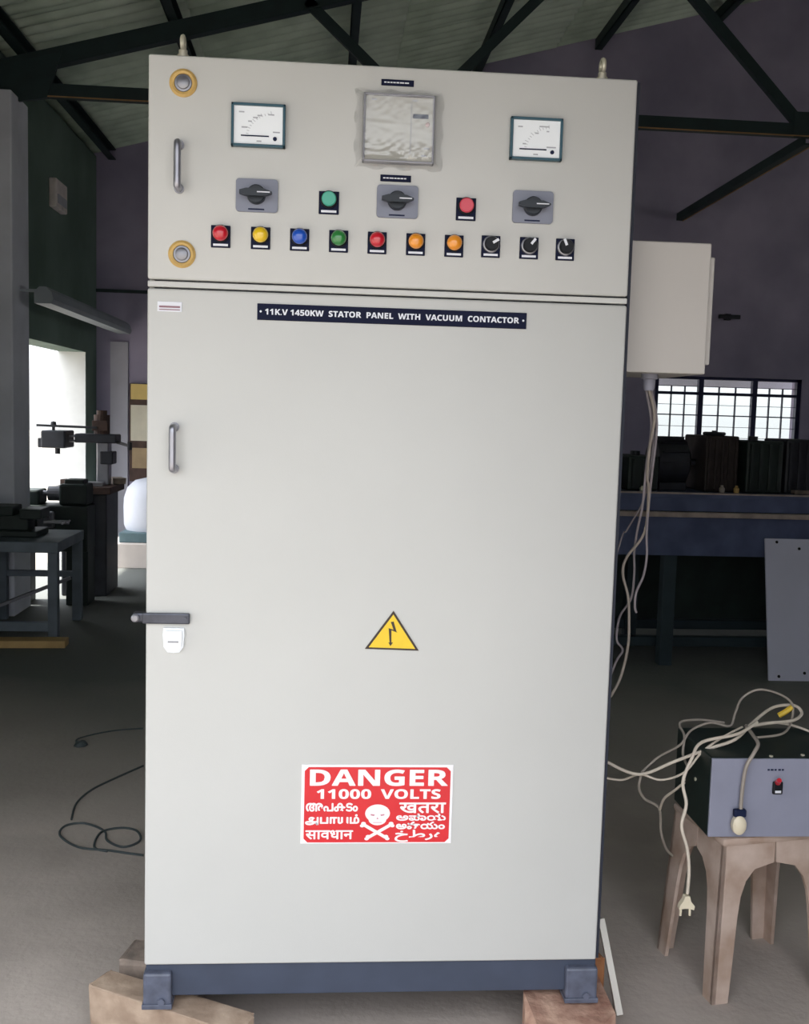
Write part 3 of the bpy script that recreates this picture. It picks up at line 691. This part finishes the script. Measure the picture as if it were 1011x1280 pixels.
fc = cord('front_cord', 'pale cord hanging down the front of the blue grey panel to a cream socket', [[cs(560, 195, .33), cs(585, 230, .26), cs(603, 262, .21), cs(585, 300, .188), cs(560, 345, .185), cs(547, 420, .185), cs(540, 500, .185)]], .0048, M_cord2)
q = cs(533, 556, .18)
b = MB(); b.lathe(q+Vector((0, .012, 0)), (0, -1, 0), [(.016, 0), (.019, .006), (.018, .018), (.012, .024), (0, .025)], 20)
for v in b.bm.verts: v.co.z = q.z+(v.co.z-q.z)*1.35
so = build('socket', b, M_plug, fc, smooth=True)
b = MB(); b.box(q.x-.014, q.x+.018, q.y-.004, q.y+.012, q.z+.020, q.z+.040, .004); build('socket_collar', b, M_ink, so)
cord('yellow_sleeve', 'short yellow sleeve on the cords heaped on the green box', [[cs(678, 158, .40), cs(700, 146, .395), cs(726, 128, .395)]], .0075, M_yellowtape)
cord('cord_on_box', 'flat grey cord lying across the back of the green box top', [[cs(590, 192, .40), cs(650, 184, .42), cs(720, 192, .42), cs(790, 216, .40), cs(830, 240, .38)]], .0034, M_cord)

# ---------------------------------------------------------------- thin wires on the floor, left
def fz(x, y, z=.0042): p = atz(x/2.46, 760+y/2.46, z); return p
cord('floor_wire', 'thin dark wire curled in loops on the floor left of the cabinet', [[fz(440, 760), fz(400, 755), fz(330, 745), fz(240, 735), fz(185, 700), fz(200, 670), fz(260, 662), fz(320, 685), fz(330, 715), fz(380, 735), fz(430, 715), fz(420, 685), fz(370, 676), fz(310, 690), fz(290, 735), fz(330, 748)],
     [fz(220, 650), fz(235, 600), fz(280, 560), fz(350, 525), fz(440, 485)]], .0040, M_wire)
cord('floor_wire', 'faint dark wire arc with a knot, farther back on the floor', [[fz(245, 425), fz(235, 405), fz(290, 388), fz(360, 376), fz(440, 370)]], .0032, M_wire)
b = MB(); b.lathe(atz(101, 932, 0), (0, 0, 1), [(.03, 0), (.028, .012), (.015, .02), (0, .022)], 10); b.jitter(.004); o = build('cable_knot', b, M_wire); tag(o, 'small dark lump at the end of the far floor wire', 'lump')

# ---------------------------------------------------------------- right: long bench and what stands on it
bx0, bx1, by0, by1 = .9, 5.2, 3.75, 4.65
bench = empty('steel_bench', ((bx0+bx1)/2, 4.2, 0), 'long blue grey steel bench with worn pale edges under the barred window', 'bench')
b = MB(); b.box(bx0, bx1, by0, by1, 1.03, 1.055, .002); build('bench_top', b, M_benchblue, bench)
b = MB(); b.box(bx0, bx1, by0-.004, by0+.006, 1.052, 1.062); build('edge_strip', b, M_benchedge, bench)
b = MB(); b.box(bx0, bx1, by0+.01, by0+.03, .95, 1.03); build('apron', b, M_benchblue, bench)
b = MB(); b.box(bx0, bx1, by0-.02, by0+.03, .915, .945, .002); build('edge_rail', b, M_benchedge, bench)
b = MB(); b.box(bx0, bx1, by0+.02, by0+.04, .68, .915); build('front_panel', b, M_benchblue, bench)
for x in (1.0, 1.95, 3.3, 4.6):
    for y in (by0+.04, by1-.12):
        b = MB(); b.box(x-.04, x+.04, y, y+.08, 0, 1.03, .004); build('leg', b, M_dteal, bench)
for y in (by0+.26, by1-.1):
    b = MB(); b.box(bx0+.06, bx1-.1, y, y+.06, .07, .13, .004); build('stretcher', b, M_dteal, bench)
b = MB(); b.box(bx0+.06, bx1-.1, by1-.04, by1-.02, .13, .95); build('back_panel', b, M_darkgreen, bench)
def gear_box(nm, x0, x1, y0, y1, h, m, label, ribs=4, knob=True, cat='machine part'):
    z0 = 1.056
    b = MB(); b.box(x0, x1, y0, y1, z0, z0+h, .012); o = build(nm, b, m); tag(o, label, cat, None)
    for k in range(ribs):
        x = x0+(x1-x0)*(k+.5)/ribs
        b = MB(); b.box(x-.008, x+.008, y0-.014, y0+.002, z0+.02, z0+h-.02, .003); build('rib', b, m, o)
    if knob:
        b = MB(); b.cyl(((x0+x1)/2, (y0+y1)/2, z0+h-.004), (0, 0, 1), .03, .03, 14); build('cap', b, M_darkgrey, o)
    return o
def motor(x, y, r, L, m, label):
    z0 = 1.056
    b = MB(); b.lathe((x-L/2, y, z0+r+.03), (1, 0, 0), [(r*.7, 0), (r, .02), (r, L-.03), (r*.6, L), (.02, L), (.02, L+.05), (0, L+.05)], 20); o = build('electric_motor', b, m, smooth=True); tag(o, label, 'motor')
    for k in range(8):
        a = PI*k/7; c = Vector((x, y+math.cos(a)*r, z0+r+.03+math.sin(a)*r)); d = Vector((0, math.cos(a), math.sin(a)))
        b = MB(); b.bar(c-Vector((L*.35, 0, 0)), c+Vector((L*.35, 0, 0)), .006, .03, d); build('cooling_fin', b, m, o)
    b = MB(); b.box(x-L*.35, x+L*.35, y-r*.8, y+r*.8, z0, z0+.05, .004); build('base', b, M_darkgrey, o)
gear_box('gear_housing', 1.35, 1.62, 3.95, 4.3, .22, M_darkgrey, 'low dark housing on the bench, half hidden behind the cabinet edge', 3)
gear_box('gear_housing', 1.70, 1.89, 3.92, 4.3, .21, M_darkgreen, 'dark green ribbed housing on the bench right of the hanging cables', 3)
motor(2.005, 4.1, .145, .24, M_darkgrey, 'dark round motor on the bench under the left part of the window')
gear_box('transformer_core', 2.19, 2.40, 3.95, 4.35, .345, M_darkrust, 'dark brown upright block on the bench, under the first window mullion', 5, False)
gear_box('transformer_core', 2.43, 2.66, 3.9, 4.3, .32, M_darkgreen, 'blackish green upright block on the bench under the window middle', 4)
gear_box('gear_housing', 2.70, 2.92, 3.95, 4.3, .335, M_darkgrey, 'dark grey block on the bench under the right part of the window', 4, False)
gear_box('gear_housing', 2.95, 3.35, 3.95, 4.35, .305, M_darkrust, 'brownish long housing on the bench at the right end of the view', 6, False)
motor(2.36, 4.51, .13, .3, M_darkgreen, 'dark green motor behind the front row of blocks on the bench')
b = MB(); P = [(2.30+.06*math.cos(2*PI*k/16), 4.12+.06*math.sin(2*PI*k/16), 1.412) for k in range(17)]
b.tube(P, .011, 8, 1); b.bar((2.24, 4.12, 1.412), (2.36, 4.12, 1.412), .012, .010); b.cyl((2.30, 4.12, 1.4015), (0, 0, 1), .016, .03, 12)
o = build('handwheel', b, M_darkgrey); tag(o, 'small dark handwheel lying on top of the dark brown block on the bench', 'handwheel')
for x, y, h, m, lab in ((1.755, 3.80, .030, M_pale_metal, 'small bright cap on the bench edge close to the cabinet'), (2.245, 3.80, .045, M_cord2, 'small grey bottle on the bench edge, left of a yellowish one'), (2.335, 3.80, .045, M_yellow_pass, 'small yellowish bottle on the bench edge')):
    b = MB(); b.lathe((x, y, 1.062), (0, 0, 1), [(.016, 0), (.017, h*.6), (.008, h*.8), (.008, h), (0, h)], 14); o = build('small_bottle', b, m, smooth=True); tag(o, lab, 'bottle')
b = MB(); b.box(2.70, 2.90, 3.80, 3.86, 1.0625, 1.085, .004); o = build('wood_batten', b, M_wood2); tag(o, 'short greyish batten lying on the bench front edge', 'batten')
# pale panel leaning on the bench
pan = MB(); p0, p1 = Vector((2.452, 3.45, 0)), Vector((3.29, 3.43, 0)); tilt = at(956, 673, 3.70)-p0; nrm = (p1-p0).cross(tilt).normalized()
pan.prism([p0, p1, p1+tilt, p0+tilt], nrm*-.012); pn = build('leaning_panel', pan, M_sheetpanel); tag(pn, 'pale lilac white sheet panel leaning against the blue bench', 'panel')
for u, v in ((.085, .03), (.30, .055), (.10, .975), (.29, .93)):
    c = p0+(p1-p0)*u*.85+tilt*v
    b = MB(); b.cyl(c+nrm*.0005, nrm, .009, .0015, 10); build('screw_hole', b, M_black, pn)
# bracket on the far wall
b = MB(); b.box(3.80, 4.02, YB-.10, YB-.06, 2.53, 2.57, .006); b.box(3.88, 3.93, YB-.07, YB, 2.52, 2.58); o = build('wall_bracket', b, M_darkgrey); tag(o, 'small dark bracket on the mauve wall right of the grey side box', 'bracket')

# ---------------------------------------------------------------- left: table, drilling machine, goods by the far wall
tb = empty('steel_table', (-2.08, 4.6, 0), 'blue grey steel frame table below the grey pillar', 'table')
tx0, tx1, ty0, ty1 = -2.36, -1.79, 4.28, 4.98
b = MB(); b.box(tx0, tx1, ty0, ty1, .555, .622, .004); build('table_top', b, M_tablesteel, tb)
for x in (tx0+.005, tx1-.065):
    for y in (ty0+.005, ty1-.065):
        b = MB(); b.box(x, x+.06, y, y+.06, 0, .556, .004); build('leg', b, M_tablesteel, tb)
b = MB(); b.box(tx0+.06, tx1-.06, ty0+.01, ty0+.05, .055, .115, .003); build('stretcher', b, M_tablesteel, tb)
b = MB(); b.box(tx0+.06, tx1-.06, ty1-.05, ty1-.01, .30, .34, .003); build('stretcher', b, M_tablesteel, tb)
b = MB(); b.box(-2.34, -1.70, 4.06, 4.18, 0, .045, .004, rz=math.radians(3)); o = build('wooden_plank', b, M_plank); tag(o, 'yellowish plank lying on the floor before the steel table', 'plank')
b = MB(); b.bar((-2.3, 4.7, .13), (-1.86, 4.9, .30), .03, .02); o = build('steel_angle', b, M_steel); tag(o, 'grey steel bar slanting below the steel table', 'bar')
# machine body on the table: vice
v0 = empty('bench_vice', (-2.15, 4.65, .622), 'dark green bench vice on the steel table', 'vice')
b = MB(); b.box(-2.32, -1.98, 4.5, 4.8, .623, .66, .006); b.box(-2.25, -2.05, 4.56, 4.74, .655, .76, .012); build('base', b, M_darkgreen, v0)
b = MB(); b.box(-2.34, -2.14, 4.54, 4.76, .755, .815, .008); build('fixed_jaw', b, M_darkgreen, v0)
b = MB(); b.box(-2.10, -1.96, 4.54, 4.76, .735, .80, .008); build('moving_jaw', b, M_darkgreen, v0)
b = MB(); b.cyl((-1.97, 4.65, .71), (1, 0, 0), .014, .16, 10); b.cyl((-1.83, 4.55, .71), (0, 1, 0), .007, .2, 8); build('screw_handle', b, M_steel, v0)
# drilling machine
dm = empty('drilling_machine', (-1.98, 6.05, 0), 'dark drilling machine with arm and head silhouetted against the bright doorway', 'machine')
b = MB(); b.box(-2.16, -1.815, 5.85, 6.3, 0, .80, .012); build('machine_base', b, M_darkgrey, dm)
b = MB(); b.box(-2.20, -1.775, 5.80, 6.35, .80, .855, .006); build('work_table', b, M_rustbrown, dm)
b = MB(); b.box(-1.93, -1.835, 6.02, 6.14, .855, 1.20, .01); build('column', b, M_steel, dm)
b = MB(); b.box(-2.09, -1.77, 5.98, 6.18, 1.185, 1.255, .01); build('arm', b, M_darkgrey, dm)
b = MB(); b.box(-2.33, -2.145, 5.92, 6.22, 1.14, 1.275, .012); b.box(-2.37, -2.30, 5.98, 6.16, 1.14, 1.215, .008); b.cyl((-2.24, 6.07, 1.09), (0, 0, 1), .02, .06, 12)
hd = build('drill_head', b, M_darkgrey, dm)
b = MB(); b.cyl((-2.265, 6.05, 1.27), (0, 0, 1), .012, .04, 10); b.lathe((-2.265, 6.05, 1.31), (0, 0, 1), [(.012, 0), (.022, .01), (.02, .03), (0, .036)], 12); build('knob', b, M_darkgrey, hd)
for z in (1.195, 1.235):
    b = MB(); b.cyl((-2.15, 6.05, z), (1, 0, 0), .010, .12, 10); build('guide_rod', b, M_steel, dm)
b = MB(); b.bar((-2.38, 6.0, 1.312), (-1.92, 6.0, 1.305), .02, .018); build('rail', b, M_darkgrey, dm)
b = MB(); b.cyl((-1.90, 6.08, 1.255), (0, 0, 1), .062, .15, 16); b.cyl((-1.90, 6.08, 1.40), (0, 0, 1), .04, .04, 14); b.box(-1.96, -1.84, 6.0, 6.02, 1.28, 1.36, .004)
mo = build('drive_motor', b, M_rustbrown, dm)
b = MB(); b.bar((-1.80, 6.05, 1.20), (-1.66, 5.95, 1.17), .02, .02); b.cyl((-1.66, 5.95, 1.14), (0, 0, 1), .018, .06, 10); build('feed_lever', b, M_darkgrey, dm)
b = MB(); b.box(-1.90, -1.80, 6.0, 6.16, 1.02, 1.12, .008); build('column_clamp', b, M_darkgrey, dm)
for k, (x, y, w, d, h, m, lab) in enumerate(((-2.10, 5.95, .14, .12, .045, M_rustbrown, 'rusty iron plate on the drilling machine table, at its left'), (-1.93, 5.92, .16, .10, .03, M_steel, 'grey steel flat on the drilling machine table, in front'), (-1.80, 6.2, .10, .16, .05, M_wood2, 'greyish wood scrap on the back of the drilling machine table'))):
    b = MB(); b.box(x-w/2, x+w/2, y-d/2, y+d/2, .856, .856+h, .006, rz=.3*k-.2); b.jitter(.003)
    for v in b.bm.verts: v.co.z = max(v.co.z, .856)
    o = build('metal_scrap', b, m); tag(o, lab, 'scrap')
# second low machine between table and drill
lm = empty('lathe', (-2.12, 5.58, 0), 'low dark green lathe between the steel table and the drilling machine', 'machine')
b = MB(); b.box(-2.36, -1.87, 5.44, 5.72, .40, .74, .012); build('bed', b, M_darkgreen, lm)
b = MB(); b.box(-2.03, -1.87, 5.46, 5.70, 0, .41, .008); build('pedestal', b, M_darkgreen, lm)
b = MB(); b.box(-2.375, -2.31, 5.46, 5.70, 0, .41, .008); build('pedestal', b, M_darkgreen, lm)
b = MB(); b.box(-2.08, -1.88, 5.46, 5.70, .74, .90, .02); b.box(-2.05, -1.91, 5.50, 5.66, .89, .93, .01); build('headstock', b, M_darkgreen, lm)
b = MB(); b.cyl((-2.18, 5.58, .82), (1, 0, 0), .055, .10, 16); b.cyl((-2.24, 5.58, .82), (1, 0, 0), .02, .08, 10); build('chuck', b, M_steel, lm)
b = MB(); b.box(-2.36, -2.22, 5.47, 5.69, .74, .85, .015); build('tailstock', b, M_darkgreen, lm)
b = MB(); b.box(-2.22, -2.10, 5.40, 5.46, .58, .70, .01); b.cyl((-2.16, 5.40, .64), (0, -1, 0), .04, .02, 14); build('carriage_wheel', b, M_steel, lm)
b = MB(); b.box(-2.39, -2.28, 5.44, 5.6, 0, .05); o = None
b.bm.free()
# goods by the far wall
b = MB(); b.box(-2.12, -1.35, 7.3, 8.15, 0, .225, .006); o = build('sunlit_slab', b, M_sunpatch); tag(o, 'pale pink sunlit floor patch built as a low plinth by the far wall left of the cabinet', 'slab')  # pale colour stands in for sunlight on the floor here
tr = MB(); tr.box(-2.02, -1.40, 7.38, 8.0, .226, .318, .008); o = build('storage_tray', tr, M_tray); tag(o, 'teal grey flat tray on the pale plinth', 'tray')
b = MB(); b.box(-2.0, -1.42, 7.42, 7.98, .30, .32); b.bm.free()
b = MB(); b.lathe((-1.73, 7.7, .319), (0, 0, 1), [(.28, 0), (.30, .05), (.305, .22), (.30, .30), (.27, .40), (.20, .465), (.10, .49), (0, .495)], 28)
o = build('covered_drum', b, M_sack, smooth=True); tag(o, 'rounded bluish white cover standing on the teal tray', 'drum')
bd = empty('wall_board', (-1.85, YB, .75), 'tall tan framed board with yellow top strip on the far wall beside the cabinet', 'board')
b = MB(); b.box(-2.07, -1.55, YB-.06, YB, .74, 1.70, .004); build('back_panel', b, M_rustbrown, bd)
b = MB(); b.box(-2.055, -1.56, YB-.07, YB-.055, 1.545, 1.695); build('yellow_strip', b, mat('strip_yellow', (232, 200, 120), .5), bd)
b = MB(); b.box(-2.055, -1.56, YB-.07, YB-.055, 1.14, 1.49); build('cream_panel', b, mat('panel_cream', (226, 218, 198), .6), bd)
b = MB(); b.box(-2.04, -1.57, YB-.07, YB-.055, .87, 1.07); build('tan_panel', b, M_tan, bd)
# hood and meter box on the left wall
b = MB(); hx = -2.10
prof = [(-.065, .0), (.05, .0), (.065, .03), (.05, .085), (.015, .115), (-.03, .115), (-.065, .08)]
b.prism([(hx+x, 5.16, 2.17+z) for x, z in prof], (0, 2.9, 0))
hd = build('long_trough', b, M_hood); tag(hd, 'long pale grey trough on brackets along left wall above the bright doorway', 'trough')
for y in (5.22, 6.6, 7.9):
    b = MB(); b.box(XL, hx, y-.012, y+.012, 2.25, 2.27); build('bracket_arm', b, M_hood, hd)
b = MB(); b.box(XL, XL+.06, 6.46, 6.82, 3.06, 3.29, .01); mb_ = build('meter_box', b, M_paper); tag(mb_, 'small pale box mounted high on the dark green left wall', 'box')
b = MB(); b.box(XL+.06, XL+.066, 6.50, 6.78, 3.10, 3.17); build('box_cover', b, M_mark, mb_)
